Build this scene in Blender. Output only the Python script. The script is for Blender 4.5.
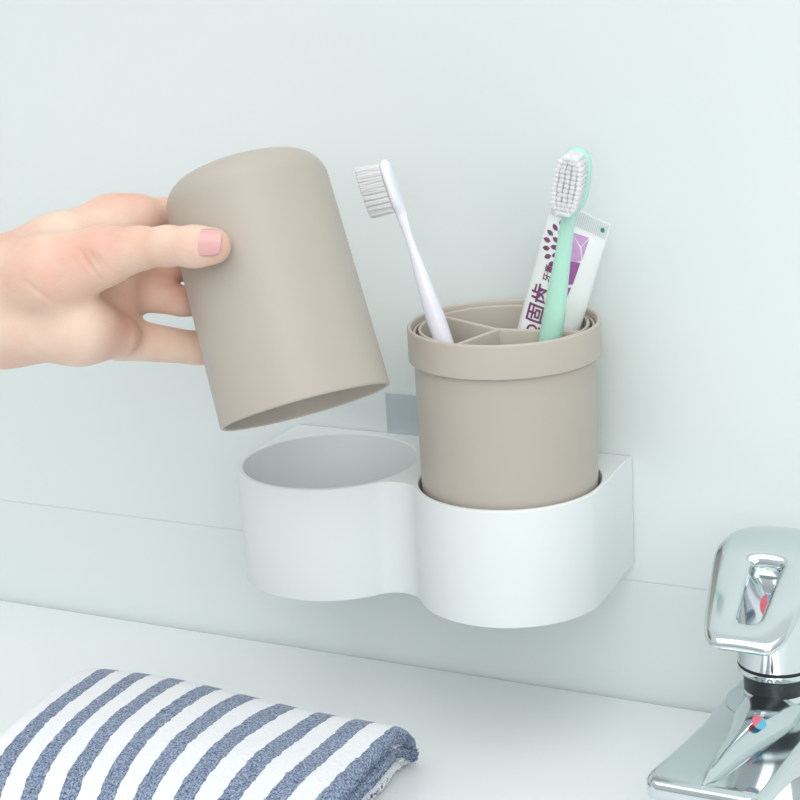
import bpy, bmesh, math, random
import numpy as np
from mathutils import Vector, Matrix

for o in list(bpy.data.objects):
    bpy.data.objects.remove(o)
C = bpy.context.scene.collection
random.seed(4)
rng = np.random.default_rng(7)

HAND = {
    'palm': [
        ((-0.36079, -0.23764, 0.19645, 0.0215), (-0.23023, -0.18013, 0.19975, 0.0185)),
        ((-0.3596, -0.24183, 0.18166, 0.0215), (-0.22958, -0.1824, 0.19173, 0.0175)),
        ((-0.2304, -0.17951, 0.20194, 0.0175), (-0.15527, -0.15316, 0.20566, 0.0165)),
        ((-0.22958, -0.1824, 0.19173, 0.0172), (-0.15429, -0.15661, 0.19348, 0.015)),
        ((-0.15398, -0.1547, 0.20607, 0.0156), (-0.13606, -0.14038, 0.21409, 0.0152)),
        ((-0.13735, -0.1386, 0.21443, 0.0146), (-0.12678, -0.11876, 0.22237, 0.0102)),
        ((-0.12678, -0.11876, 0.22237, 0.0102), (-0.11933, -0.11198, 0.22403, 0.0088)),
        ((-0.15742, -0.15161, 0.19944, 0.014), (-0.12589, -0.11282, 0.21033, 0.0092)),
        ((-0.15713, -0.15263, 0.19583, 0.014), (-0.12614, -0.11748, 0.19641, 0.009)),
        ((-0.15421, -0.15691, 0.1924, 0.015), (-0.12281, -0.1271, 0.18314, 0.0088)),
        ((-0.15037, -0.1614, 0.1941, 0.0148), (-0.1213, -0.15207, 0.19054, 0.0118)),
        ((-0.1213, -0.15207, 0.19054, 0.0118), (-0.11566, -0.13701, 0.18449, 0.008)),
        ((-0.13514, -0.14363, 0.20263, 0.012), (-0.12423, -0.12503, 0.19899, 0.0088)),
    ],
    'thumb': [
        ((-0.15808, -0.1608, 0.20836, 0.015), (-0.1277, -0.1579, 0.21181, 0.015)),
        ((-0.1277, -0.1579, 0.21181, 0.015), (-0.10834, -0.15043, 0.21812, 0.0105)),
        ((-0.10834, -0.15043, 0.21812, 0.0103), (-0.09787, -0.14378, 0.21995, 0.0074)),
        ((-0.09787, -0.14378, 0.21995, 0.0074), (-0.08487, -0.14358, 0.22135, 0.0067)),
        ((-0.08487, -0.14358, 0.22135, 0.0067), (-0.07351, -0.14399, 0.2217, 0.0069)),
        ((-0.07351, -0.14399, 0.2217, 0.0069), (-0.06635, -0.14299, 0.22197, 0.0066)),
    ],
    'index': [
        ((-0.12069, -0.11266, 0.22411, 0.0084), (-0.11502, -0.09957, 0.2226, 0.0074)),
        ((-0.11502, -0.09957, 0.2226, 0.0074), (-0.10579, -0.07385, 0.21686, 0.007)),
        ((-0.10579, -0.07385, 0.21686, 0.007), (-0.08598, -0.06514, 0.21466, 0.0064)),
        ((-0.08598, -0.06514, 0.21466, 0.0064), (-0.06983, -0.06584, 0.21415, 0.0058)),
    ],
    'middle': [
        ((-0.12391, -0.11304, 0.21007, 0.008), (-0.11092, -0.10473, 0.20556, 0.0068)),
        ((-0.11092, -0.10473, 0.20556, 0.0068), (-0.10207, -0.07798, 0.19887, 0.0068)),
        ((-0.10207, -0.07798, 0.19887, 0.0068), (-0.08173, -0.06902, 0.19646, 0.0064)),
        ((-0.08173, -0.06902, 0.19646, 0.0064), (-0.06492, -0.07009, 0.19607, 0.0058)),
    ],
    'ring': [
        ((-0.1235, -0.11724, 0.19649, 0.0072), (-0.10541, -0.10837, 0.19178, 0.0056)),
        ((-0.10541, -0.10837, 0.19178, 0.0056), (-0.09706, -0.08108, 0.18419, 0.006)),
        ((-0.09706, -0.08108, 0.18419, 0.006), (-0.07718, -0.07221, 0.18149, 0.0058)),
        ((-0.07718, -0.07221, 0.18149, 0.0058), (-0.06063, -0.07314, 0.18093, 0.0054)),
    ],
    'pinky': [
        ((-0.12008, -0.12872, 0.18097, 0.0082), (-0.10025, -0.1085, 0.17358, 0.0062)),
        ((-0.10025, -0.1085, 0.17358, 0.0062), (-0.09269, -0.0861, 0.1659, 0.0058)),
        ((-0.09269, -0.0861, 0.1659, 0.0058), (-0.07747, -0.0776, 0.16228, 0.0056)),
        ((-0.07747, -0.0776, 0.16228, 0.0056), (-0.06389, -0.07638, 0.16045, 0.005)),
    ],
    'crease': [
        ((-0.10955, -0.16247, 0.22275, 0.0006), (-0.10273, -0.16225, 0.21249, 0.0006)),
        ((-0.10664, -0.16123, 0.22189, 0.0005), (-0.10025, -0.16078, 0.21302, 0.0005)),
        ((-0.10399, -0.16034, 0.22037, 0.0004), (-0.09872, -0.15979, 0.2136, 0.0004)),
        ((-0.12645, -0.17437, 0.21328, 0.0004), (-0.117, -0.17194, 0.20558, 0.0004)),
    ],
}
THUMB_FACE = [0.4448, -0.8518, 0.2769]
CAM_LOC = [0.28286, -0.67541, 0.34397]
CAM_ROWS = [[0.892325, 0.448003, -0.055226], [-0.077019, 0.271662, 0.959306], [0.444775, -0.851759, 0.276915]]
CAM_F = 1815.84

# ------------------------------------------------------------------ camera
cd = bpy.data.cameras.new('camera')
cam = bpy.data.objects.new('camera', cd)
C.objects.link(cam)
cd.sensor_width = 36.0
cd.lens = CAM_F / 800.0 * 36.0
cd.clip_start = 0.02
rx, ry, rz = CAM_ROWS
cam.matrix_world = Matrix(((rx[0], ry[0], rz[0], CAM_LOC[0]), (rx[1], ry[1], rz[1], CAM_LOC[1]),
                           (rx[2], ry[2], rz[2], CAM_LOC[2]), (0, 0, 0, 1)))
bpy.context.scene.camera = cam

# ------------------------------------------------------------------ light
W = bpy.data.worlds.new('bathroom_light')
bpy.context.scene.world = W
W.use_nodes = True
nt = W.node_tree
nt.nodes.clear()
wo = nt.nodes.new('ShaderNodeOutputWorld')
bg = nt.nodes.new('ShaderNodeBackground')
tc = nt.nodes.new('ShaderNodeTexCoord')
sep = nt.nodes.new('ShaderNodeSeparateXYZ')
rmp = nt.nodes.new('ShaderNodeValToRGB')
mr = nt.nodes.new('ShaderNodeMapRange')
mr.inputs['From Min'].default_value = -1
nt.links.new(tc.outputs['Generated'], sep.inputs[0])
nt.links.new(sep.outputs['Z'], mr.inputs['Value'])
nt.links.new(mr.outputs[0], rmp.inputs[0])
cr = rmp.color_ramp
cr.elements[0].position = 0.35
cr.elements[0].color = (0.50, 0.51, 0.52, 1)
cr.elements[1].position = 0.85
cr.elements[1].color = (0.93, 0.98, 1.0, 1)
e = cr.elements.new(0.52)
e.color = (0.66, 0.70, 0.71, 1)
nt.links.new(rmp.outputs[0], bg.inputs['Color'])
bg.inputs['Strength'].default_value = 0.90
nt.links.new(bg.outputs[0], wo.inputs[0])


def area(name, loc, target, size, power, color):
    l = bpy.data.lights.new(name, 'AREA')
    l.shape = 'RECTANGLE'
    l.size, l.size_y = size
    l.energy = power
    l.color = color
    o = bpy.data.objects.new(name, l)
    C.objects.link(o)
    o.location = loc
    o.rotation_euler = (Vector(target) - Vector(loc)).to_track_quat('-Z', 'Y').to_euler()
    return o


area('key_softbox', (0.75, -1.4, 0.80), (0, 0, 0.12), (1.1, 1.0), 9.3, (1.0, 0.99, 0.975))  # unseen soft key light from the front right, not a modelled window
area('top_fill', (0.1, -1.0, 1.7), (0, -.1, 0.0), (1.9, 1.5), 14.5, (1.0, 0.99, 0.98))  # overhead fill added to brighten the ledge, no actual fixture

vs = bpy.context.scene.view_settings
vs.view_transform = 'Standard'
vs.look = 'None'
vs.gamma = 1
vs.use_curve_mapping = False
vs.exposure = -0.08

# ------------------------------------------------------------------ helpers


def lin(c):
    return tuple(((v / 255) / 12.92 if v / 255 <= .04045 else ((v / 255 + .055) / 1.055) ** 2.4) for v in c) + (1,)


def material(name, rgb, rough=.5, metal=0., spec=.5, noise=.03, scale=30., bump=0., bscale=400., sss=0., coat=0.):
    m = bpy.data.materials.new(name)
    m.use_nodes = True
    n = m.node_tree.nodes
    l = m.node_tree.links
    b = n['Principled BSDF']
    b.inputs['Roughness'].default_value = rough
    b.inputs['Metallic'].default_value = metal
    b.inputs['Specular IOR Level'].default_value = spec
    b.inputs['Coat Weight'].default_value = coat
    t = n.new('ShaderNodeTexCoord')
    nz = n.new('ShaderNodeTexNoise')
    nz.inputs['Scale'].default_value = scale
    nz.inputs['Detail'].default_value = 4
    l.new(t.outputs['Object'], nz.inputs['Vector'])
    mx = n.new('ShaderNodeMix')
    mx.data_type = 'RGBA'
    c = lin(rgb)
    mx.inputs[6].default_value = tuple(v * (1 - noise) for v in c[:3]) + (1,)
    mx.inputs[7].default_value = tuple(min(1, v * (1 + noise)) for v in c[:3]) + (1,)
    l.new(nz.outputs['Fac'], mx.inputs[0])
    l.new(mx.outputs[2], b.inputs['Base Color'])
    if bump:
        nb = n.new('ShaderNodeTexNoise')
        nb.inputs['Scale'].default_value = bscale
        nb.inputs['Detail'].default_value = 3
        l.new(t.outputs['Object'], nb.inputs['Vector'])
        bp = n.new('ShaderNodeBump')
        bp.inputs['Strength'].default_value = bump
        bp.inputs['Distance'].default_value = .0005
        l.new(nb.outputs['Fac'], bp.inputs['Height'])
        l.new(bp.outputs[0], b.inputs['Normal'])
    if sss:
        b.inputs['Subsurface Weight'].default_value = sss
        b.inputs['Subsurface Radius'].default_value = (.006, .0025, .0015)
        b.inputs['Subsurface Scale'].default_value = 1.0
    return m


M = {
    'tile': material('glazed_wall_tile', (222, 230, 229), .45, noise=.012, scale=6, bump=.08, bscale=25, spec=.3),
    'ceramic': material('white_ceramic', (244, 247, 248), .28, noise=.01, scale=5, spec=.4),
    'white': material('white_plastic', (226, 231, 231), .38, noise=.006, scale=20, spec=.4),
    'taupe': material('taupe_plastic', (184, 176, 165), .42, noise=.015, scale=60, bump=.05, bscale=900, spec=.35),
    'taupe_light': material('pale_taupe_plastic', (191, 182, 171), .45, noise=.01, scale=60, spec=.35),
    'chrome': material('chrome', (212, 220, 222), .10, metal=1, noise=.01, scale=20),
    'band': material('dark_ring', (60, 66, 68), .35, metal=.6, noise=.25, scale=900),
    'gap': material('black_seal', (22, 26, 28), .5),
    'brush_white': material('white_brush_plastic', (238, 238, 248), .25, noise=.005, coat=.2),
    'mint': material('mint_brush_plastic', (176, 226, 207), .3, noise=.01, coat=.2),
    'bristle': material('nylon_bristle', (255, 255, 255), .5, noise=.0),
    'paste': material('toothpaste_tube', (232, 237, 235), .32, noise=.01, scale=40),
    'purple': material('purple_print', (150, 78, 150), .35, noise=.12, scale=300),
    'lilac': material('lilac_print', (196, 150, 200), .35, noise=.15, scale=500),
    'plum': material('plum_print', (120, 60, 105), .35, noise=.1, scale=300),
    'green': material('green_print', (30, 140, 100), .4),
    'red': material('red_print', (235, 110, 130), .4),
    'blue': material('blue_print', (90, 190, 215), .4),
    'crimp': material('crimp_ribs', (206, 214, 213), .4, noise=.02),
    'pad': material('clear_adhesive_pad', (184, 198, 204), .12, noise=.01, spec=.6),
    'nail': material('fingernail', (222, 172, 168), .28, noise=.05, scale=120, coat=.3),
}


def skin_material():
    m = material('skin', (240, 196, 172), .5, noise=.0, sss=.15, spec=.3)
    n = m.node_tree.nodes
    l = m.node_tree.links
    b = n['Principled BSDF']
    t = n.new('ShaderNodeTexCoord')
    a = n.new('ShaderNodeTexNoise')
    a.inputs['Scale'].default_value = 38
    a.inputs['Detail'].default_value = 3
    l.new(t.outputs['Object'], a.inputs[0])
    cr = n.new('ShaderNodeValToRGB')
    cr.color_ramp.elements[0].position = .32
    cr.color_ramp.elements[0].color = lin((232, 206, 187))
    cr.color_ramp.elements[1].position = .70
    cr.color_ramp.elements[1].color = lin((222, 173, 154))
    l.new(a.outputs['Fac'], cr.inputs[0])
    l.new(cr.outputs[0], b.inputs['Base Color'])
    v = n.new('ShaderNodeTexVoronoi')
    v.inputs['Scale'].default_value = 900
    l.new(t.outputs['Object'], v.inputs['Vector'])
    w = n.new('ShaderNodeTexNoise')
    w.inputs['Scale'].default_value = 220
    l.new(t.outputs['Object'], w.inputs['Vector'])
    ad = n.new('ShaderNodeMath')
    ad.operation = 'ADD'
    l.new(v.outputs['Distance'], ad.inputs[0])
    l.new(w.outputs['Fac'], ad.inputs[1])
    bp = n.new('ShaderNodeBump')
    bp.inputs['Strength'].default_value = .22
    bp.inputs['Distance'].default_value = .0003
    l.new(ad.outputs[0], bp.inputs['Height'])
    l.new(bp.outputs[0], b.inputs['Normal'])
    return m


M['skin'] = skin_material()


def bristle_material():
    m = M['bristle']
    n = m.node_tree.nodes
    l = m.node_tree.links
    tr_ = n.new('ShaderNodeBsdfTranslucent')
    tr_.inputs['Color'].default_value = (1, 1, 1, 1)
    mx_ = n.new('ShaderNodeMixShader')
    mx_.inputs[0].default_value = .5
    out = [q for q in n if q.type == 'OUTPUT_MATERIAL'][0]
    l.new(n['Principled BSDF'].outputs[0], mx_.inputs[1])
    l.new(tr_.outputs[0], mx_.inputs[2])
    l.new(mx_.outputs[0], out.inputs[0])


bristle_material()


def link(name, me, mat, parent=None, smooth=True, angle=None):
    o = bpy.data.objects.new(name, me)
    C.objects.link(o)
    if mat is not None:
        me.materials.clear()
        me.materials.append(mat)
    for p in me.polygons:
        p.use_smooth = smooth
    if parent is not None:
        o.parent = parent
        o.matrix_parent_inverse = parent.matrix_world.inverted()
    if angle:
        try:
            me.set_sharp_from_angle(angle=math.radians(angle))
        except Exception:
            pass
    return o


def from_bm(name, bm, mat, parent=None, smooth=True, angle=35):
    bmesh.ops.recalc_face_normals(bm, faces=bm.faces[:])
    me = bpy.data.meshes.new(name)
    bm.to_mesh(me)
    bm.free()
    return link(name, me, mat, parent, smooth, angle)


def tag(o, label=None, cat=None, group=None, kind=None):
    if label:
        o['label'] = label
    if cat:
        o['category'] = cat
    if group:
        o['group'] = group
    if kind:
        o['kind'] = kind
    return o


def empty(name, loc):
    o = bpy.data.objects.new(name, None)
    C.objects.link(o)
    o.empty_display_size = .01
    o.location = loc
    o.matrix_world = Matrix.Translation(loc)
    return o


def frame(o, ax, hint=(0, 0, 1)):
    """matrix with local z along ax, origin o"""
    z = Vector(ax).normalized()
    x = Vector(hint) - Vector(hint).dot(z) * z
    x.normalize()
    y = z.cross(x)
    m = Matrix((x, y, z)).transposed().to_4x4()
    m.translation = Vector(o)
    return m


def lathe(bm, prof, mat4=Matrix.Identity(4), n=96):
    """closed profile [(r,z)...] revolved; open profiles end on the axis"""
    rings = []
    for r, z in prof:
        if r < 1e-7:
            rings.append([bm.verts.new(mat4 @ Vector((0, 0, z)))])
        else:
            rings.append([bm.verts.new(mat4 @ Vector((r * math.cos(2 * math.pi * k / n), r * math.sin(2 * math.pi * k / n), z)))
                          for k in range(n)])
    return rings


def skin_rings(bm, rings, close=False):
    pairs = list(zip(rings, rings[1:]))
    if close:
        pairs.append((rings[-1], rings[0]))
    for a, b in pairs:
        n = max(len(a), len(b))
        for k in range(n):
            k2 = (k + 1) % n
            if len(a) == 1 and len(b) == 1:
                continue
            if len(a) == 1:
                bm.faces.new((a[0], b[k2], b[k]))
            elif len(b) == 1:
                bm.faces.new((a[k], a[k2], b[0]))
            else:
                bm.faces.new((a[k], a[k2], b[k2], b[k]))


def lathe_obj(name, prof, mat, parent=None, m4=Matrix.Identity(4), n=96, close=False, angle=50):
    bm = bmesh.new()
    skin_rings(bm, lathe(bm, prof, m4, n), close)
    return from_bm(name, bm, mat, parent, angle=angle)


def arc(cx, cz, r, a0, a1, n=8):
    return [(cx + r * math.cos(math.radians(a0 + (a1 - a0) * k / n)), cz + r * math.sin(math.radians(a0 + (a1 - a0) * k / n)))
            for k in range(n + 1)]


def loft(bm, sections, cap=True):
    rings = [[bm.verts.new(p) for p in s] for s in sections]
    skin_rings(bm, rings)
    if cap:
        bm.faces.new(rings[0][::-1])
        bm.faces.new(rings[-1])
    return rings


def box(bm, lo, hi):
    vs_ = [bm.verts.new((x, y, z)) for x in (lo[0], hi[0]) for y in (lo[1], hi[1]) for z in (lo[2], hi[2])]
    for f in ((0, 1, 3, 2), (4, 6, 7, 5), (0, 4, 5, 1), (2, 3, 7, 6), (0, 2, 6, 4), (1, 5, 7, 3)):
        bm.faces.new([vs_[i] for i in f])


def bevel(o, w, seg=3):
    b = o.modifiers.new('bevel', 'BEVEL')
    b.width = w
    b.segments = seg
    b.limit_method = 'ANGLE'
    b.angle_limit = math.radians(35)
    return o


# ------------------------------------------------------------------ setting: tiled wall with one grout groove
ZG = .0530
bm = bmesh.new()
prof = [(0, -.06), (0, ZG), (.0002, ZG + .0002), (.0002, ZG + .0004), (-.0001, ZG + .0006), (-.0003, ZG + .0012), (-.0003, .9), (.04, .9), (.04, -.06)]
loft(bm, [[(x, y, z) for y, z in prof] for x in (-1.1, 1.1)])
wall = tag(from_bm('wall_back', bm, M['tile'], smooth=False, angle=None), 'pale glazed wall tiles with a thin horizontal grout line', kind='structure')

bm = bmesh.new()
prof = [(-.0012, -.05), (-.0012, -.0045), (-.0020, -.0012), (-.0048, 0), (-.30, 0), (-.42, -.0005), (-.43, -.006), (-.432, -.05)]
loft(bm, [[(x, y, z) for y, z in prof] for x in (-1.0, 1.0)])
ledge = from_bm('washbasin', bm, M['ceramic'], angle=60)
tag(ledge, 'white ceramic washbasin ledge running along the foot of the tiled wall', 'washbasin')

# ------------------------------------------------------------------ wall holder with two rings
YC, DX = .04234, .08268
RI, RO = .03675, .03895
ZT, ZB = .1091, .0606
BV = .0006


def arcpts(cx, cy, r, a0, a1, n):
    return [(cx + r * math.cos(math.radians(a0 + (a1 - a0) * k / n)), cy + r * math.sin(math.radians(a0 + (a1 - a0) * k / n)))
            for k in range(n + 1)]


rf = .012
hh = DX / 2
alpha = math.degrees(math.acos(hh / (RO + rf)))   # angle of the fillet contact
fy = -YC - math.sqrt((RO + rf) ** 2 - hh ** 2)
outer = [(-DX - RO - .0004, -.0008)]
outer += arcpts(-DX, -YC, RO, 180, 360 - alpha, 60)
outer += arcpts(-hh, fy, rf, 180 - alpha, alpha, 14)[1:-1]
outer += arcpts(0, -YC, RO, 180 + alpha, 350, 60)
outer += [(.0380, -.0300), (.0371, -.0200), (.0366, -.0100), (.0368, -.0008)]
cu = bpy.data.curves.new('holder_outline', 'CURVE')
cu.dimensions = '2D'
cu.fill_mode = 'BOTH'
cu.extrude = (ZT - ZB) / 2 - BV
cu.bevel_depth = BV
cu.bevel_resolution = 3
cu.offset = -BV
for pts in (outer, arcpts(-DX, -YC, RI, 0, 360, 128)[:-1], arcpts(0, -YC, RI, 0, 360, 128)[:-1]):
    s = cu.splines.new('POLY')
    s.points.add(len(pts) - 1)
    for q, (x, y) in zip(s.points, pts):
        q.co = (x, y, 0, 1)
    s.use_cyclic_u = True
tmp = bpy.data.objects.new('tmp', cu)
C.objects.link(tmp)
dg = bpy.context.evaluated_depsgraph_get()
me = bpy.data.meshes.new_from_object(tmp.evaluated_get(dg))
bpy.data.objects.remove(tmp)
me.transform(Matrix.Translation((0, 0, (ZT + ZB) / 2)))
holder = empty('cup_holder', (-.041, -.001, ZB))
tag(holder, 'white plastic two-ring cup holder fixed to the tiled wall', 'cup holder')
link('ring_body', me, M['white'], holder, True, 30)
for cx in (-DX, 0):
    prof = [(.0300, ZB + .0002), (.0300, ZB + .0018), (RI + .0003, ZB + .0018), (RI + .0003, ZB + .0002)]
    lathe_obj('support_lip', prof, M['white'], holder, Matrix.Translation((cx, -YC, 0)), 96, True)
bm = bmesh.new()
box(bm, (-.0765, -.0012, .090), (-.026, -.0001, .1277))
pad = bevel(from_bm('adhesive_pad', bm, M['pad'], holder), .0004, 2)
tag(pad, 'square clear adhesive pad on the tile')

# ------------------------------------------------------------------ standing tumbler
TC = Matrix.Translation((0, -YC, 0))
tum = empty('toothbrush_cup', (0, -YC, .0626))
tag(tum, 'taupe plastic toothbrush cup with wide collar standing in the right ring', 'cup')
zb = .0626
body = [(0, zb), (.0280, zb)] + arc(.0285, zb + .005, .005, -90, 0, 6) + [(.0348, .085), (.0354, .109), (.0359, .158), (.0359, .1716)]
body += arc(.0352, .1716, .0006, 0, 180, 5)[1:] + [(.0343, .158), (.0338, .109), (.0322, zb + .008), (.027, zb + .003), (0, zb + .003)]
lathe_obj('cup_body', body, M['taupe'], tum, TC, 128)
zc0, zc1 = .1606, .1743
col = [(.0362, zc0), (.0376, zc0)] + arc(.0374, zc0 + .0006, .0006, -80, 0, 3) + [(.0380, zc1 - .0009)] + \
    arc(.0372, zc1 - .0008, .0008, 0, 180, 6) + [(.0362, zc1 - .002)]
lathe_obj('collar', col, M['taupe_light'], tum, TC, 128, True)
ins = empty('divider_insert', (0, -YC, .16))
ins.parent = tum
ins.matrix_parent_inverse = tum.matrix_world.inverted()
bpy.data.objects.remove(ins)
bm = bmesh.new()
zi0, zi1 = .150, .1730
pr = [(.0322, zi0), (.0332, zi0), (.0336, zi1 - .0006)] + arc(.0330, zi1 - .0006, .0006, 0, 180, 5) + [(.0323, zi1 - .001)]
skin_rings(bm, lathe(bm, pr, TC, 96), True)
ctr = Vector((0, -.0478))
for ex, ey in ((-.0308, -.0332), (.0322, -.0438), (-.0062, -.0745)):
    e2 = Vector((ex, ey))
    d = (e2 - ctr).normalized()
    nrm = Vector((-d.y, d.x))
    a0 = ctr - d * .0006
    secs = []
    for pnt in (a0, e2):
        s = []
        for w_, z_ in ((-.0008, zi0 + .004), (.0008, zi0 + .004), (.0012, zi1 - .0012), (.0009, zi1 - .0004), (0, zi1), (-.0009, zi1 - .0004), (-.0012, zi1 - .0012)):
            q = pnt + nrm * w_
            s.append((q.x, q.y, z_ - .0003))
        secs.append(s)
    loft(bm, secs)
from_bm('divider', bm, M['taupe_light'], tum, angle=40)

# ------------------------------------------------------------------ held cup, upside down above the left ring
HC, HA = (-.04777, -.11810, .15691), (-.34893, .21441, .91229)
Rm, Rt, L, fr = .0325, .0311, .0958, .0120
mh = frame(HC, HA, (1, 0, 0))
CAv = 73
zc_ = L - .0018


def crown(ins_):
    """fillet and shallow dome of the closed end"""
    f = arc(Rt - fr, zc_ - fr, fr - ins_, 0, CAv, 12)
    r0 = f[-1][0]
    Rb = r0 / math.cos(math.radians(CAv))
    return f + [(r0 * (1 - k / 6), f[-1][1] + Rb * (math.sin(math.acos(math.cos(math.radians(CAv)) * (1 - k / 6))) - math.sin(math.radians(CAv)))) for k in range(1, 7)]


pr = [(Rm, .0005)] + crown(0)
pr[-1] = (0, pr[-1][1])
ti = .0016
pi_ = [(0, crown(ti)[-1][1])] + crown(ti)[-2::-1] + [(Rm - ti, .0005)] + arc(Rm - ti / 2, .0005, ti / 2, 180, 360, 6)[1:-1]
bm = bmesh.new()
rings = lathe(bm, pi_ + pr, mh, 128)
skin_rings(bm, rings)
hcup = from_bm('tumbler', bm, M['taupe'], angle=60)
tag(hcup, 'taupe plastic tumbler held upside down in the hand', 'cup')

# ------------------------------------------------------------------ toothbrushes


def brush(name, base, head, bdir, mat, radii, hl, hw, ht, blen, label, rows, tilt=0.0, splay=.25):
    base = Vector(base)
    head = Vector(head)
    ax = (head - base).normalized()
    Lh = (head - base).length
    root = empty(name, base)
    tag(root, label, 'toothbrush', 'toothbrushes in the cup')
    bd = Vector(bdir)
    bd = (bd - bd.dot(ax) * ax).normalized()          # bristle direction
    sd = ax.cross(bd)
    bm = bmesh.new()
    secs = []
    n = 24
    st = [(0, radii[0][1] * .5, radii[0][1] * .5)] + [(s_, r_, r_) for s_, r_ in radii]
    s0 = Lh - hl / 2
    for s_, a_, b_ in st:
        secs.append((s_, a_, b_))
    for k in range(13):                               # head plate, an oval in plan
        u = k / 12
        wv = hw / 2 * (max(0, 1 - abs(2 * u - 1) ** 3.2)) ** .5
        if k == 0:
            wv = max(wv, radii[-1][1])
        secs.append((s0 + hl * u, max(wv, .0009), ht / 2 * (1 if k < 12 else .4)))
    S = []
    for s_, a_, b_ in secs:
        p0 = base + ax * s_
        S.append([p0 + sd * (a_ * math.copysign(abs(math.cos(t)) ** .85, math.cos(t))) + bd * (b_ * math.copysign(abs(math.sin(t)) ** .85, math.sin(t)))
                  for t in [2 * math.pi * j / n for j in range(n)]])
    loft(bm, S)
    h = from_bm('handle', bm, mat, root, angle=70)
    bm = bmesh.new()
    nr, nc = rows
    for i in range(nr):
        for j in range(nc):
            u = (i + .5) / nr
            wlim = (1 - abs(2 * u - 1) ** 3.2) ** .5
            v = (j - (nc - 1) / 2) / max(1, (nc - 1) / 2)
            q = base + ax * (s0 + hl * (.06 + .88 * u)) + sd * (v * (hw / 2 - .0019) * wlim) + bd * (ht / 2 - .0003)
            rt_ = min(.00125, (hw / nc) * .47)
            ns_ = 7 if splay > .3 else 1
            for k in range(ns_):
                ang = 6.283 * k / 6 if k < 6 else 0
                rr = rt_ * .58 if (k < 6 and ns_ > 1) else 0
                rs_ = .52 if ns_ > 1 else .92
                off = ax * (rr * math.cos(ang)) + sd * (rr * math.sin(ang))
                tip = bd * (blen * random.uniform(.975, 1.0)) + off * splay + ax * (blen * (tilt + random.gauss(0, .035 * splay * 3))) + sd * random.gauss(0, blen * .012)
                lv = []
                for f_, q_ in ((0, 1.), (.93, 1.0), (1, .72)):
                    lv.append([bm.verts.new(q + off + tip * f_ + (ax * math.cos(a) + sd * math.sin(a)) * rt_ * rs_ * q_) for a in [6.283 * j_ / 6 for j_ in range(6)]])
                skin_rings(bm, lv)
                bm.faces.new(lv[-1])
    tag(from_bm('bristles', bm, M['bristle'], root, angle=None), kind='stuff')
    return root


brush('toothbrush', (.0125, -.0590, .0685), (-.0376, -.0580, .2292), (-1, -.25, .0), M['brush_white'],
      [(.003, .0032), (.05, .0034), (.095, .0038), (.115, .0037), (.133, .0026), (.143, .0017), (.150, .0016), (.157, .0022)],
      .0215, .0105, .0042, .0098, 'white toothbrush leaning left with its bristles facing left', (9, 4), .10, .35)
brush('toothbrush', (.0045, -.0515, .0685), (.0346, -.0508, .2320), (.10, -.99, .1), M['mint'],
      [(.003, .0036), (.05, .0040), (.10, .0044), (.115, .0041), (.135, .0031), (.145, .0028), (.152, .0026), (.157, .0028)],
      .0255, .0128, .0052, .0076, 'mint green toothbrush in front of the toothpaste tube', (13, 5), -.08, .08)

# ------------------------------------------------------------------ toothpaste tube
tb = Vector((-.0118, -.0400, .0800))
tl, tr = Vector((.0178, -.0300, .2213)), Vector((.0370, -.0200, .2096))
tcn = (tl + tr) / 2
tax = (tcn - tb)
TL = tax.length
tax.normalize()
te1 = (tr - tl)
hwc = te1.length / 2
te1 = te1 - te1.dot(tax) * tax
te1.normalize()
te2 = te1.cross(tax)      # towards the viewer
if te2.y > 0:
    te2 = -te2
tshear = (tr - tl).normalized().dot(tax) / max(.2, (tr - tl).normalized().dot(te1))


def tube_ab(s):
    u = s / TL
    if u < .08:
        return .0075, .0075
    k = min(1, (u - .08) / .04)
    a = .0075 + (.0120 - .0075) * k
    b = .0075 + (.0085 - .0075) * k
    v = max(0, (u - .62) / .33)
    v = min(1, v)
    b = b * (1 - v) ** .8 + .0006 * v
    a = a + (hwc - a) * v
    return a, max(b, .0006)


def tube_pt(s, th, grow=0.):
    a, b = tube_ab(s)
    e = .75
    x = (a + grow) * math.copysign(abs(math.cos(th)) ** e, math.cos(th))
    y = (b + grow) * math.copysign(abs(math.sin(th)) ** e, math.sin(th))
    v = max(0, min(1, (s / TL - .62) / .33))
    return tb + tax * (s + tshear * x * v) + te1 * x + te2 * y


def tube_surf(x, s, off=.00012):
    """point on the viewer side of the tube at offset x from its axis"""
    a, b = tube_ab(s)
    c = max(-1, min(1, x / a))
    th = math.acos(math.copysign(abs(c) ** (1 / .75), c))
    y = b * abs(math.sin(th)) ** .75
    v = max(0, min(1, (s / TL - .62) / .33))
    return tb + tax * (s + tshear * x * v) + te1 * x + te2 * (y + off)


tube = empty('toothpaste_tube', tb)
tag(tube, 'white toothpaste tube with purple printing standing behind the mint toothbrush', 'toothpaste')
bm = bmesh.new()
ss = [0, .002] + [TL * k / 60 for k in range(3, 61)]
loft(bm, [[tube_pt(s, 2 * math.pi * j / 64) for j in range(64)] for s in ss])
from_bm('tube_body', bm, M['paste'], tube, angle=60)
mt = frame(tb, tax, te1)
lathe_obj('screw_cap', [(0, -.011), (.0070, -.011), (.0076, -.0100), (.0082, -.0006), (.0078, 0), (0, 0)], M['white'], tube, mt, 40)


def patch(bm, pts, off=.00012, div=1):
    """polygon given in (x across, s along) laid on the tube"""
    bm.faces.new([bm.verts.new(tube_surf(x, s, off)) for x, s in pts])


# crimp strip with fine ribs
bm = bmesh.new()
for k in range(30):
    x0 = -hwc * .97 + k * hwc * 1.94 / 30
    for s0, s1 in ((TL - .0062, TL - .0004),):
        patch(bm, [(x0, s0), (x0 + hwc * .036, s0), (x0 + hwc * .036, s1), (x0, s1)], .0002)
from_bm('crimp', bm, M['crimp'], tube, angle=None)


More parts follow.
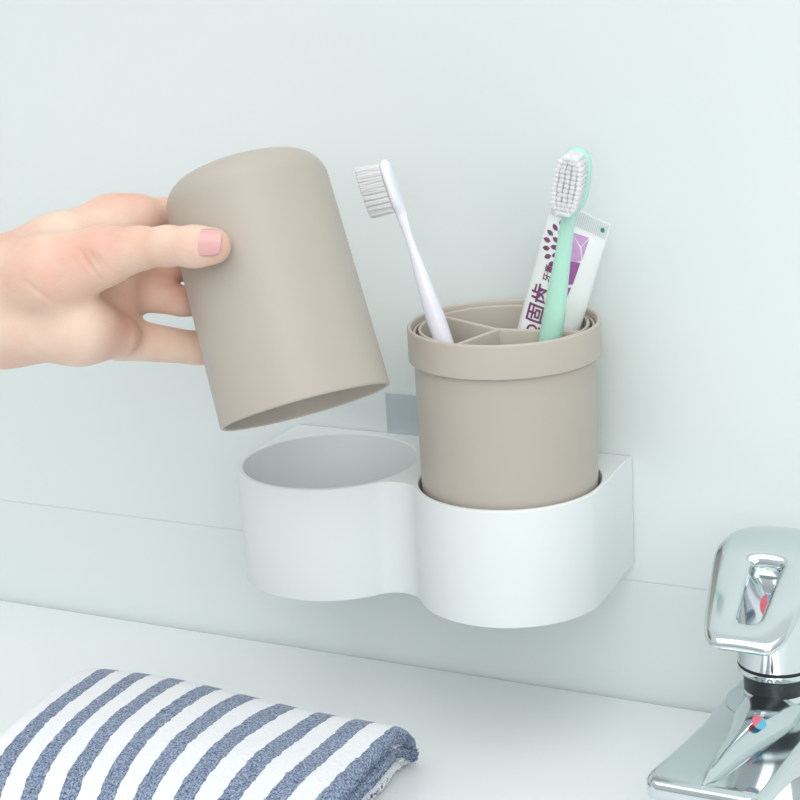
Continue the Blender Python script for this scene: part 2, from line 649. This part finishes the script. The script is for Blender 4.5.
def poly_on_tube(name, pts, mat, off=.00015):
    """triangulated, finely cut polygon draped on the tube"""
    bm = bmesh.new()
    f = bm.faces.new([bm.verts.new((x, s, 0)) for x, s in pts])
    bmesh.ops.triangulate(bm, faces=[f])
    bmesh.ops.subdivide_edges(bm, edges=bm.edges[:], cuts=6, use_grid_fill=True)
    for v in bm.verts:
        v.co = tube_surf(v.co.x, v.co.y, off)
    return bm


def merge(name, polys, mat):
    me_all = bmesh.new()
    for pts, off in polys:
        b = poly_on_tube(name, pts, mat, off)
        tmpm = bpy.data.meshes.new('t')
        b.to_mesh(tmpm)
        b.free()
        me_all.from_mesh(tmpm)
        bpy.data.meshes.remove(tmpm)
    return from_bm(name, me_all, mat, tube, angle=None)


# burst of petals on the left of the face
pol = []
bx_, bs_ = -.0010, TL - .0155
for ring_, (rad, ln, wd, nn) in enumerate(((.0034, .0026, .0013, 10), (.0062, .0034, .0018, 14), (.0094, .0030, .0018, 20))):
    for k in range(nn):
        a = 2 * math.pi * (k + .5 * ring_) / nn
        if math.cos(a) > .0:
            continue
        cx_, cs_ = bx_ + rad * math.cos(a), bs_ + rad * math.sin(a)
        if cx_ < -.0125:
            continue
        pol.append(([(cx_ + math.cos(a) * ln * .5 * p_ - math.sin(a) * wd * .5 * q_, cs_ + math.sin(a) * ln * .5 * p_ + math.cos(a) * wd * .5 * q_)
                     for p_, q_ in ((-1, 0), (-.3, 1), (.4, .9), (1, 0), (.4, -.9), (-.3, -1))], .00015))
merge('petal_print', pol, M['plum'])
merge('gem_print', [([(-.0020, TL - .0090), (.0052, TL - .0082), (.0030, TL - .0125)], .00016), ([(.0054, TL - .0086), (.0048, TL - .0170), (.0033, TL - .0128)], .00016),
                    ([(-.0010, TL - .0100), (.0028, TL - .0132), (.0046, TL - .0176), (.0020, TL - .0190), (-.0030, TL - .0190)], .00016)], M['lilac'])
merge('gem_print', [([(-.0020, TL - .0200), (.0044, TL - .0185), (.0036, TL - .0275), (-.0020, TL - .0300)], .0002),
                    ([(-.0020, TL - .0310), (.0033, TL - .0288), (.0018, TL - .0380), (-.0010, TL - .0430)], .0002)], M['purple'])
bm = bmesh.new()
f = bmesh.ops.create_circle(bm, cap_ends=True, radius=.0009, segments=14)
for v in bm.verts:
    v.co = tube_surf(hwc * .78 + v.co.x, TL - .0032 + v.co.y, .0003)
from_bm('green_dot', bm, M['green'], tube, angle=None)


def tube_text(txt, size, x0, s0, mat, name='lettering', sq=1.):
    fc = bpy.data.curves.new('lettering', 'FONT')
    fc.body = txt
    fc.size = size
    fc.align_x = 'LEFT'
    fc.resolution_u = 3
    fc.offset = size * .018
    fo = bpy.data.objects.new('tmp_text', fc)
    C.objects.link(fo)
    dg_ = bpy.context.evaluated_depsgraph_get()
    mm = bpy.data.meshes.new_from_object(fo.evaluated_get(dg_))
    bpy.data.objects.remove(fo)
    b = bmesh.new()
    b.from_mesh(mm)
    bmesh.ops.triangulate(b, faces=b.faces[:])
    bmesh.ops.subdivide_edges(b, edges=[e_ for e_ in b.edges if e_.calc_length() > .0015], cuts=3)
    for v in b.verts:                                   # text runs up the tube, letters' tops to the left
        v.co = tube_surf(x0 - v.co.y * sq, s0 + v.co.x, .00022)
    return from_bm(name, b, mat, tube, smooth=False, angle=None)


tube_text('固齿', .0076, -.0052, TL - .0465, M['plum'], sq=.9)
tube_text('牙膏', .0032, -.0058, TL - .0300, M['plum'])
tube_text('NQ', .0058, -.0054, TL - .0560, M['plum'])

# ------------------------------------------------------------------ terry towel
XL, XR = -.1745, -.0220
PATH = [(-.0970, .009), (-.0982, .0185), (-.104, .0245), (-.118, .0268), (-.148, .0268), (-.160, .0248), (-.171, .0212), (-.179, .0160), (-.184, .0108), (-.188, .0060), (-.192, .0030)]


def catmull(P, n):
    P = [np.array(q, float) for q in P]
    P = [2 * P[0] - P[1]] + P + [2 * P[-1] - P[-2]]
    out = []
    for i in range(1, len(P) - 2):
        for k in range(n):
            t = k / n
            a, b, c, d = P[i - 1], P[i], P[i + 1], P[i + 2]
            out.append(.5 * (2 * b + (c - a) * t + (2 * a - 5 * b + 4 * c - d) * t * t + (3 * b - a - 3 * c + d) * t ** 3))
    out.append(P[-2])
    return np.array(out)


path = catmull(PATH, 14)
tverts, tfaces = [], []
outer_pts = []
for layer in range(3):
    f0, f1 = (2 - layer) / 3, (3 - layer) / 3
    x0, x1 = XL + .004 * layer, XR - (0, .0016, .0050)[layer]
    rr = .0045
    cs = []
    nx = 150
    for k in range(nx + 1):
        cs.append((x0 + rr + (x1 - x0 - 2 * rr) * k / nx, 1.))
    for k in range(1, 12):
        a = math.pi / 2 - math.pi * k / 12
        cs.append((x1 - rr + rr * math.cos(a), .5 + .5 * math.sin(a)))
    for k in range(41):
        cs.append((x1 - rr - (x1 - x0 - 2 * rr) * k / 40, 0.))
    for k in range(1, 12):
        a = -math.pi / 2 - math.pi * k / 12
        cs.append((x0 + rr + rr * math.cos(a), .5 + .5 * math.sin(a)))
    off = len(tverts)
    ncs = len(cs)
    for i, (y, h) in enumerate(path):
        wav = .0012 * math.sin(i * .13 + layer)
        for x, q in cs:
            bl = 1 - .08 * math.sin((x - XL) * 38 + y * 30)
            if layer:
                bl *= 1
            z = 1.05 * h * (f0 + (f1 - f0) * (.04 + .94 * q)) * bl
            # sag towards the right end
            if x > XR - .03:
                z *= 1 - .05 * ((x - XR + .03) / .03) ** 2
            k_ = min(1, max(0, (-y - .145) / .03))
            yy = y - .013 * k_ * ((x - XL) / (XR - XL)) ** 1.5
            if i == 0:
                yy = y - .0015 + .0015 * math.sin(q * 3.14)
            tverts.append((x + wav * (1 if x > -.1 else .6), yy + .004 * layer * (1 if i < 14 else 0), z + .0004))
    for i in range(len(path) - 1):
        for k in range(ncs):
            k2 = (k + 1) % ncs
            tfaces.append((off + i * ncs + k, off + i * ncs + k2, off + (i + 1) * ncs + k2, off + (i + 1) * ncs + k))
    tfaces.append(tuple(off + k for k in range(ncs))[::-1])
    tfaces.append(tuple(off + (len(path) - 1) * ncs + k for k in range(ncs)))
TV = np.array(tverts)
me = bpy.data.meshes.new('towel_base')
me.from_pydata([tuple(v) for v in TV], [], tfaces)
me.update()
me.calc_loop_triangles()
# pile: every loop is a little leaning spike
nl = len(me.loop_triangles)
tri = np.empty(nl * 3, 'i')
me.loop_triangles.foreach_get('vertices', tri)
tri = tri.reshape(-1, 3)
A, B_, Cc = TV[tri[:, 0]], TV[tri[:, 1]], TV[tri[:, 2]]
nn_ = np.cross(B_ - A, Cc - A)
ar = np.linalg.norm(nn_, axis=1) / 2 + 1e-12
nn_ = nn_ / (2 * ar[:, None])
up = (nn_[:, 2] > -.3) & (A[:, 1] > -.215)
wgt = ar * up * np.where(nn_[:, 2] < .3, 1.3, 1)
cnt = 52000
idx = rng.choice(nl, cnt, p=wgt / wgt.sum())
r1, r2 = rng.random(cnt), rng.random(cnt)
fl = r1 + r2 > 1
r1[fl], r2[fl] = 1 - r1[fl], 1 - r2[fl]
P0 = A[idx] + (B_ - A)[idx] * r1[:, None] + (Cc - A)[idx] * r2[:, None]
N0 = nn_[idx] + rng.normal(0, .45, (cnt, 3))
N0 /= np.linalg.norm(N0, axis=1)[:, None]
T0 = np.cross(N0, rng.normal(0, 1, (cnt, 3)))
T0 /= np.linalg.norm(T0, axis=1)[:, None]
B0 = np.cross(N0, T0)
ln = rng.uniform(.0008, .0026, cnt)[:, None]
wd = rng.uniform(.00030, .00060, cnt)[:, None]
rowsv = []
for z_, w_ in ((-.0002, 1.), (.55, 1.15), (1., .35)):
    zz = ln * z_ if z_ > 0 else -.0002
    for a in (0, 2.094, 4.189):
        rowsv.append(P0 + N0 * zz + (T0 * math.cos(a) + B0 * math.sin(a)) * wd * w_)
PV = np.stack(rowsv, 1)
PV[:, :, 2] = np.maximum(PV[:, :, 2], .0003)
PV = PV.reshape(-1, 3)
base_n = len(TV)
k9 = base_n + np.arange(cnt)[:, None] * 9
fl_ = []
for lvl in (0, 3):
    for a in range(3):
        b = (a + 1) % 3
        fl_.append(np.concatenate([k9 + lvl + a, k9 + lvl + b, k9 + lvl + 3 + b, k9 + lvl + 3 + a], 1))
quads = np.concatenate(fl_)
tris = np.concatenate([k9 + 6, k9 + 7, k9 + 8], 1)
bpy.data.meshes.remove(me)
me = bpy.data.meshes.new('towel')
me.from_pydata([tuple(v) for v in TV] + [tuple(v) for v in PV], [], tfaces + [tuple(q) for q in quads.tolist()] + [tuple(q) for q in tris.tolist()])
me.update()

mtw = bpy.data.materials.new('striped_terry')
mtw.use_nodes = True
n = mtw.node_tree.nodes
l = mtw.node_tree.links
b = n['Principled BSDF']
b.inputs['Roughness'].default_value = .95
b.inputs['Specular IOR Level'].default_value = .1
b.inputs['Sheen Weight'].default_value = .25
t = n.new('ShaderNodeTexCoord')
nz = n.new('ShaderNodeTexNoise')
nz.inputs['Scale'].default_value = 300
l.new(t.outputs['Object'], nz.inputs[0])
nz2 = n.new('ShaderNodeTexNoise')
nz2.inputs['Scale'].default_value = 25
l.new(t.outputs['Object'], nz2.inputs[0])
sx = n.new('ShaderNodeSeparateXYZ')
l.new(t.outputs['Object'], sx.inputs[0])


def mth(op, a, b_=None):
    q = n.new('ShaderNodeMath')
    q.operation = op
    for i, v in enumerate((a, b_)):
        if v is None:
            continue
        if isinstance(v, (int, float)):
            q.inputs[i].default_value = v
        else:
            l.new(v, q.inputs[i])
    return q.outputs[0]


PER = .0174
xx = mth('ADD', sx.outputs['X'], mth('MULTIPLY', mth('SUBTRACT', nz.outputs['Fac'], .5), .0022))
xx = mth('ADD', xx, mth('MULTIPLY', mth('SUBTRACT', nz2.outputs['Fac'], .5), .004))
fr_ = mth('FRACT', mth('DIVIDE', mth('ADD', xx, .1655 + PER * 4), PER))
st = mth('LESS_THAN', fr_, .465)
mx = n.new('ShaderNodeMix')
mx.data_type = 'RGBA'
mx.inputs[6].default_value = lin((236, 238, 242))
l.new(st, mx.inputs[0])
mb = n.new('ShaderNodeMix')
mb.data_type = 'RGBA'
mb.inputs[6].default_value = lin((74, 90, 120))
mb.inputs[7].default_value = lin((162, 176, 198))
nz3 = n.new('ShaderNodeTexNoise')
nz3.inputs['Scale'].default_value = 1250
nz3.inputs['Detail'].default_value = 1
l.new(t.outputs['Object'], nz3.inputs[0])
mrb = n.new('ShaderNodeMapRange')
mrb.inputs['From Min'].default_value = .32
mrb.inputs['From Max'].default_value = .68
l.new(nz3.outputs['Fac'], mrb.inputs['Value'])
l.new(mrb.outputs[0], mb.inputs[0])
l.new(mb.outputs[2], mx.inputs[7])
l.new(mx.outputs[2], b.inputs['Base Color'])
nb = n.new('ShaderNodeTexNoise')
nb.inputs['Scale'].default_value = 750
nb.inputs['Detail'].default_value = 2
l.new(t.outputs['Object'], nb.inputs[0])
bp = n.new('ShaderNodeBump')
bp.inputs['Strength'].default_value = .8
bp.inputs['Distance'].default_value = .0009
l.new(nb.outputs['Fac'], bp.inputs['Height'])
l.new(bp.outputs[0], b.inputs['Normal'])
towel = link('towel', me, mtw, None, False)
tag(towel, 'folded blue and white striped terry towel lying on the washbasin ledge', 'towel')

# ------------------------------------------------------------------ basin faucet
FX = .1110
fa = empty('faucet', (FX, -.05, 0))
tag(fa, 'chrome single-lever basin faucet at the right edge, standing on the ledge', 'faucet')
mf = Matrix.Translation((FX, -.05, 0))
lathe_obj('base', [(0, 0.0), (.0235, 0.0), (.0235, .003), (.0215, .005), (.0200, .018), (.0190, .033), (0, .033)], M['chrome'], fa, mf, 64)


def rrect(w, z0, z1, r, y, cx=FX, n=5):
    pts = []
    for (sx_, sz_, a0) in ((1, 1, 0), (-1, 1, 90), (-1, -1, 180), (1, -1, 270)):
        ox, oz = cx + sx_ * (w - r), (z1 - r if sz_ > 0 else z0 + r)
        for k in range(n + 1):
            a = math.radians(a0 + 90 * k / n)
            pts.append(Vector((ox + r * math.cos(a), y, oz + r * math.sin(a))))
    return pts


bm = bmesh.new()
S = []
for y, w, z0, z1 in ((-.018, .012, .022, .0285), (-.020, .0165, .018, .0300), (-.026, .0195, .014, .0305), (-.040, .0205, .012, .0310), (-.060, .0205, .014, .0325), (-.080, .0200, .020, .0345),
                     (-.100, .0200, .0265, .0372), (-.120, .0205, .0315, .0400), (-.134, .0210, .0340, .0420), (-.1400, .0205, .0350, .0428), (-.1435, .0190, .0358, .0428), (-.1450, .0170, .0370, .0422)):
    S.append(rrect(w, z0, z1, min(.0022, (z1 - z0) * .45), y))
loft(bm, S)
from_bm('spout', bm, M['chrome'], fa, angle=60)
# raised neck that tapers forward along the spout
bm = bmesh.new()
S = []
for y, w, z1 in ((-.040, .0080, .0385), (-.044, .0110, .0392), (-.052, .0124, .0395), (-.0630, .0122, .0402), (-.068, .0118, .0408), (-.074, .0108, .0413), (-.083, .0090, .0420), (-.093, .0070, .0428),
                 (-.104, .0056, .0436), (-.118, .0044, .0446), (-.132, .0030, .0450), (-.1415, .0010, .0434)):
    zb_ = .030 + max(0, (-.06 - y)) * .09
    S.append([Vector((FX + w * math.cos(math.pi * k / 24), y, zb_ + (z1 - zb_) * abs(math.sin(math.pi * k / 24)) ** .8)) for k in range(25)])
loft(bm, S)
from_bm('neck', bm, M['chrome'], fa, angle=70)
lathe_obj('column', [(0, .030), (.0124, .030), (.0124, .0392), (0, .0392)], M['chrome'], fa, mf, 64)
lathe_obj('dark_band', [(0, .0392), (.0121, .0392), (.0125, .0460), (0, .0460)], M['band'], fa, mf, 64)
lathe_obj('cap', [(0, .0460), (.0134, .0460), (.0144, .0470), (.0145, .0490), (.0140, .0494), (.0140, .0500), (.0147, .0505), (.0150, .0600), (.0153, .070), (.0155, .0860), (.0145, .0885), (0, .0885)], M['chrome'], fa, mf, 64)
lathe_obj('seal_ring', [(.0138, .0492), (.0146, .0492), (.0146, .0502), (.0138, .0502)], M['gap'], fa, mf, 64, True)
# lever: a bent plate with a long slot
ST = [(-.030, .0085, .0970, .010), (-.036, .0155, .0990, .013), (-.044, .0200, .1002, .015), (-.052, .0220, .0998, .015), (-.058, .0222, .0980, .013), (-.0625, .0212, .0958, .0085), (-.0655, .0205, .0942, .0062), (-.076, .0184, .0890, .0055),
      (-.085, .0168, .0842, .0052), (-.0890, .0161, .0820, .0052), (-.0945, .0146, .0790, .0050), (-.0990, .0104, .0766, .0044)]
US = [-1, -.62, -.235, .235, .62, 1]
bm = bmesh.new()
top, bot = [], []
for y, w, z, th in ST:
    sk = (y + .05) * .10
    top.append([bm.verts.new((FX + w * u + sk * 0, y, z - .0010 * u * u)) for u in US])
    bot.append([bm.verts.new((FX + w * u + sk * 0, y + .001, z - th)) for u in US])
hole = range(5, 9)
nu = len(US)
for i in range(len(ST) - 1):
    for j in range(nu - 1):
        if j == 2 and i in hole:
            continue
        bm.faces.new((top[i][j], top[i][j + 1], top[i + 1][j + 1], top[i + 1][j]))
        bm.faces.new((bot[i][j + 1], bot[i][j], bot[i + 1][j], bot[i + 1][j + 1]))
    bm.faces.new((top[i][0], top[i + 1][0], bot[i + 1][0], bot[i][0]))
    bm.faces.new((top[i + 1][-1], top[i][-1], bot[i][-1], bot[i + 1][-1]))
for j in range(nu - 1):
    bm.faces.new((top[0][j + 1], top[0][j], bot[0][j], bot[0][j + 1]))
    bm.faces.new((top[-1][j], top[-1][j + 1], bot[-1][j + 1], bot[-1][j]))
h0, h1 = hole[0], hole[-1] + 1
for i in hole:
    bm.faces.new((top[i][2], top[i + 1][2], bot[i + 1][2], bot[i][2]))
    bm.faces.new((top[i + 1][3], top[i][3], bot[i][3], bot[i + 1][3]))
bm.faces.new((top[h0][3], top[h0][2], bot[h0][2], bot[h0][3]))
bm.faces.new((top[h1][2], top[h1][3], bot[h1][3], bot[h1][2]))
cl = bm.edges.layers.float.new('crease_edge')
for e_ in bm.edges:
    if len(e_.link_faces) == 2 and e_.calc_face_angle(0) > math.radians(50):
        e_[cl] = .72
lev = from_bm('lever', bm, M['chrome'], fa, angle=None)
sb = lev.modifiers.new('subdivision', 'SUBSURF')
sb.levels = sb.render_levels = 3


def mark(loc, nrm, r):
    mm = frame(loc, nrm, (1, 0, 0))
    for side, mat in ((-1, M['red']), (1, M['blue'])):
        b = bmesh.new()
        pts = [Vector((side * r * .62 * math.sin(math.pi * k / 14), r * math.cos(math.pi * k / 14), 0)) for k in range(15)]
        lo = [b.verts.new(mm @ q) for q in pts]
        hi = [b.verts.new(mm @ (q + Vector((0, 0, .0005)))) for q in pts]
        b.faces.new(hi)
        b.faces.new(lo[::-1])
        for k in range(15):
            b.faces.new((lo[k], lo[(k + 1) % 15], hi[(k + 1) % 15], hi[k]))
        from_bm('temperature_mark', b, mat, fa, angle=30)


mark((FX + .0042, -.0885, .0424), (.62, .06, .8), .0045)
mark((FX + .0010, -.0656, .0785), (.05, -1, 0), .0045)

# ------------------------------------------------------------------ hand holding the tumbler


def cone(P, a, b):
    a, b = np.array(a), np.array(b)
    ra, rb = a[3], b[3]
    ab = b[:3] - a[:3]
    t_ = np.clip(((P - a[:3]) @ ab) / (ab @ ab), 0, 1)
    return np.linalg.norm(P - a[:3] - t_[:, None] * ab, axis=1) - (ra + (rb - ra) * t_)


def smin(a, b, k):
    h = np.clip(.5 + .5 * (b - a) / k, 0, 1)
    return b + (a - b) * h - k * h * (1 - h)


RES = .00085
allp = np.array([q for g, v in HAND.items() if g != 'crease' for pr_ in v for q in pr_])
lo = (allp[:, :3] - allp[:, 3:4]).min(0) - .004
hi = (allp[:, :3] + allp[:, 3:4]).max(0) + .004
dims = np.ceil((hi - lo) / RES).astype(int) + 1


def field(prims, k):
    F = np.full(dims, 9., 'f4')
    for a, b in prims:
        m = .012
        l0 = np.minimum(np.array(a[:3]) - a[3], np.array(b[:3]) - b[3]) - m
        l1 = np.maximum(np.array(a[:3]) + a[3], np.array(b[:3]) + b[3]) + m
        i0 = np.clip(((l0 - lo) / RES).astype(int), 0, dims)
        i1 = np.clip(((l1 - lo) / RES).astype(int) + 2, 0, dims)
        g = np.stack(np.meshgrid(*[np.arange(i0[q], i1[q]) for q in range(3)], indexing='ij'), -1)
        sh = g.shape[:3]
        dd = cone(g.reshape(-1, 3) * RES + lo, a, b).reshape(sh)
        sl = tuple(slice(i0[q], i1[q]) for q in range(3))
        F[sl] = smin(F[sl], dd, k)
    return F


F = field(HAND['palm'], .009)
F = smin(F, field(HAND['thumb'], .004), .005)
for f_ in ('index', 'middle', 'ring', 'pinky'):
    F = smin(F, field(HAND[f_], .002), .0035)


def nets(F):
    """naive surface nets"""
    ins_ = F < 0
    nx_, ny_, nz_ = F.shape
    c = np.zeros((nx_ - 1, ny_ - 1, nz_ - 1), int)
    for dx in (0, 1):
        for dy in (0, 1):
            for dz in (0, 1):
                c += ins_[dx:nx_ - 1 + dx, dy:ny_ - 1 + dy, dz:nz_ - 1 + dz]
    act = (c > 0) & (c < 8)
    ci = np.argwhere(act)
    vid = -np.ones(act.shape, int)
    vid[act] = np.arange(len(ci))
    acc = np.zeros((len(ci), 3))
    num = np.zeros(len(ci))
    cor = [np.array((x, y, z)) for x in (0, 1) for y in (0, 1) for z in (0, 1)]
    for i in range(8):
        for j in range(i + 1, 8):
            if np.abs(cor[i] - cor[j]).sum() != 1:
                continue
            fa_ = F[tuple((ci + cor[i]).T)]
            fb_ = F[tuple((ci + cor[j]).T)]
            m = (fa_ < 0) != (fb_ < 0)
            t_ = fa_[m] / (fa_[m] - fb_[m])
            acc[m] += cor[i] + t_[:, None] * (cor[j] - cor[i])
            num[m] += 1
    V = ci + acc / num[:, None]
    faces = []
    for axis in range(3):
        s0 = [slice(None)] * 3
        s1 = [slice(None)] * 3
        s0[axis] = slice(0, -1)
        s1[axis] = slice(1, None)
        d = ins_[tuple(s0)] != ins_[tuple(s1)]
        e_ = np.argwhere(d)
        o1, o2 = (axis + 1) % 3, (axis + 2) % 3
        e_ = e_[(e_[:, o1] > 0) & (e_[:, o2] > 0)]
        sgn = ins_[tuple(e_.T)]
        u1 = np.zeros(3, int)
        u1[o1] = 1
        u2 = np.zeros(3, int)
        u2[o2] = 1
        q = np.stack([vid[tuple((e_ - u1 - u2).T)], vid[tuple((e_ - u2).T)], vid[tuple(e_.T)], vid[tuple((e_ - u1).T)]], 1)
        q[~sgn] = q[~sgn][:, ::-1]
        faces.append(q)
    return V, np.concatenate(faces)


V, Q = nets(F)
V = V * RES + lo
# a light relaxation so the skin reads smooth
for it in range(3):
    acc = np.zeros_like(V)
    num = np.zeros(len(V))
    for a, b in ((0, 1), (1, 2), (2, 3), (3, 0)):
        np.add.at(acc, Q[:, a], V[Q[:, b]])
        np.add.at(acc, Q[:, b], V[Q[:, a]])
        np.add.at(num, Q[:, a], 1)
        np.add.at(num, Q[:, b], 1)
    V = V * .5 + .5 * acc / num[:, None]
# skin creases: pull the surface in along short lines on the viewer's side
view = np.array(THUMB_FACE)
for a, b in HAND['crease']:
    a_, b_ = np.array(a[:3]), np.array(b[:3])
    def flat(P):
        return P - np.outer(P @ view, view) if P.ndim > 1 else P - (P @ view) * view
    Pf = flat(V)
    af, bf = flat(a_), flat(b_)
    t_ = np.clip(((Pf - af) @ (bf - af)) / ((bf - af) @ (bf - af)), 0, 1)
    dist = np.linalg.norm(Pf - af - t_[:, None] * (bf - af), axis=1)
    front = (V @ view) > (a_ @ view) - .034
    V -= (np.exp(-(dist / .0009) ** 2) * a[3] * 2.2 * front * (1 - .6 * np.abs(2 * t_ - 1)))[:, None] * view
me = bpy.data.meshes.new('hand')
me.from_pydata([tuple(v) for v in V], [], [tuple(q) for q in Q.tolist()])
me.update()
hand = link('hand', me, M['skin'])
tag(hand, 'bare hand and wrist from the left, thumb in front and fingers behind the tumbler', 'hand')

# thumb nail draped on the thumb tip by marching onto the thumb's own surface
th0 = np.array(HAND['thumb'][-1][0])
th1 = np.array(HAND['thumb'][-1][1])
axv = th1[:3] - th0[:3]
axv /= np.linalg.norm(axv)
upv = np.array((0, 0, 1.)) - axv[2] * axv
upv /= np.linalg.norm(upv)
vv = np.cross(axv, upv)
if vv @ view < 0:
    vv = -vv


def thumb_r(o_, dir_):
    t_ = 0.
    for _ in range(40):
        p_ = (o_ + dir_ * (.02 - t_))[None]
        dmin = min(cone(p_, a, b)[0] for a, b in HAND['thumb'])
        t_ += dmin
        if dmin < 1e-6:
            break
    return .02 - t_


bm = bmesh.new()
NU, NV = 18, 12
phic = math.radians(26)        # nail centre turned upwards from the viewer
gridv = []
for i in range(NU + 1):
    row = []
    for j in range(NV + 1):
        u, v = i / NU, 2 * j / NV - 1
        round_ = .0013 * abs(v) ** 2.6
        s = -.0036 + u * (.0098 - 1.9 * round_) + round_
        ph = phic + v * math.radians(46) * (1 - .10 * (2 * u - 1) ** 4)
        dir_ = vv * math.cos(ph) + upv * math.sin(ph)
        so_ = min(s, 0)
        R_ = thumb_r(th1[:3] + axv * so_, dir_)
        fall = max(0, s) / .0075
        pt = th1[:3] + axv * s + dir_ * (R_ * (1 - .20 * fall ** 2) + .0004)
        row.append(bm.verts.new(pt))
    gridv.append(row)
for i in range(NU):
    for j in range(NV):
        bm.faces.new((gridv[i][j], gridv[i + 1][j], gridv[i + 1][j + 1], gridv[i][j + 1]))
nail = from_bm('thumb_nail', bm, M['nail'], hand, angle=None)
so = nail.modifiers.new('thickness', 'SOLIDIFY')
so.thickness = .0006
so.offset = -1
tag(nail, 'pink thumb nail')
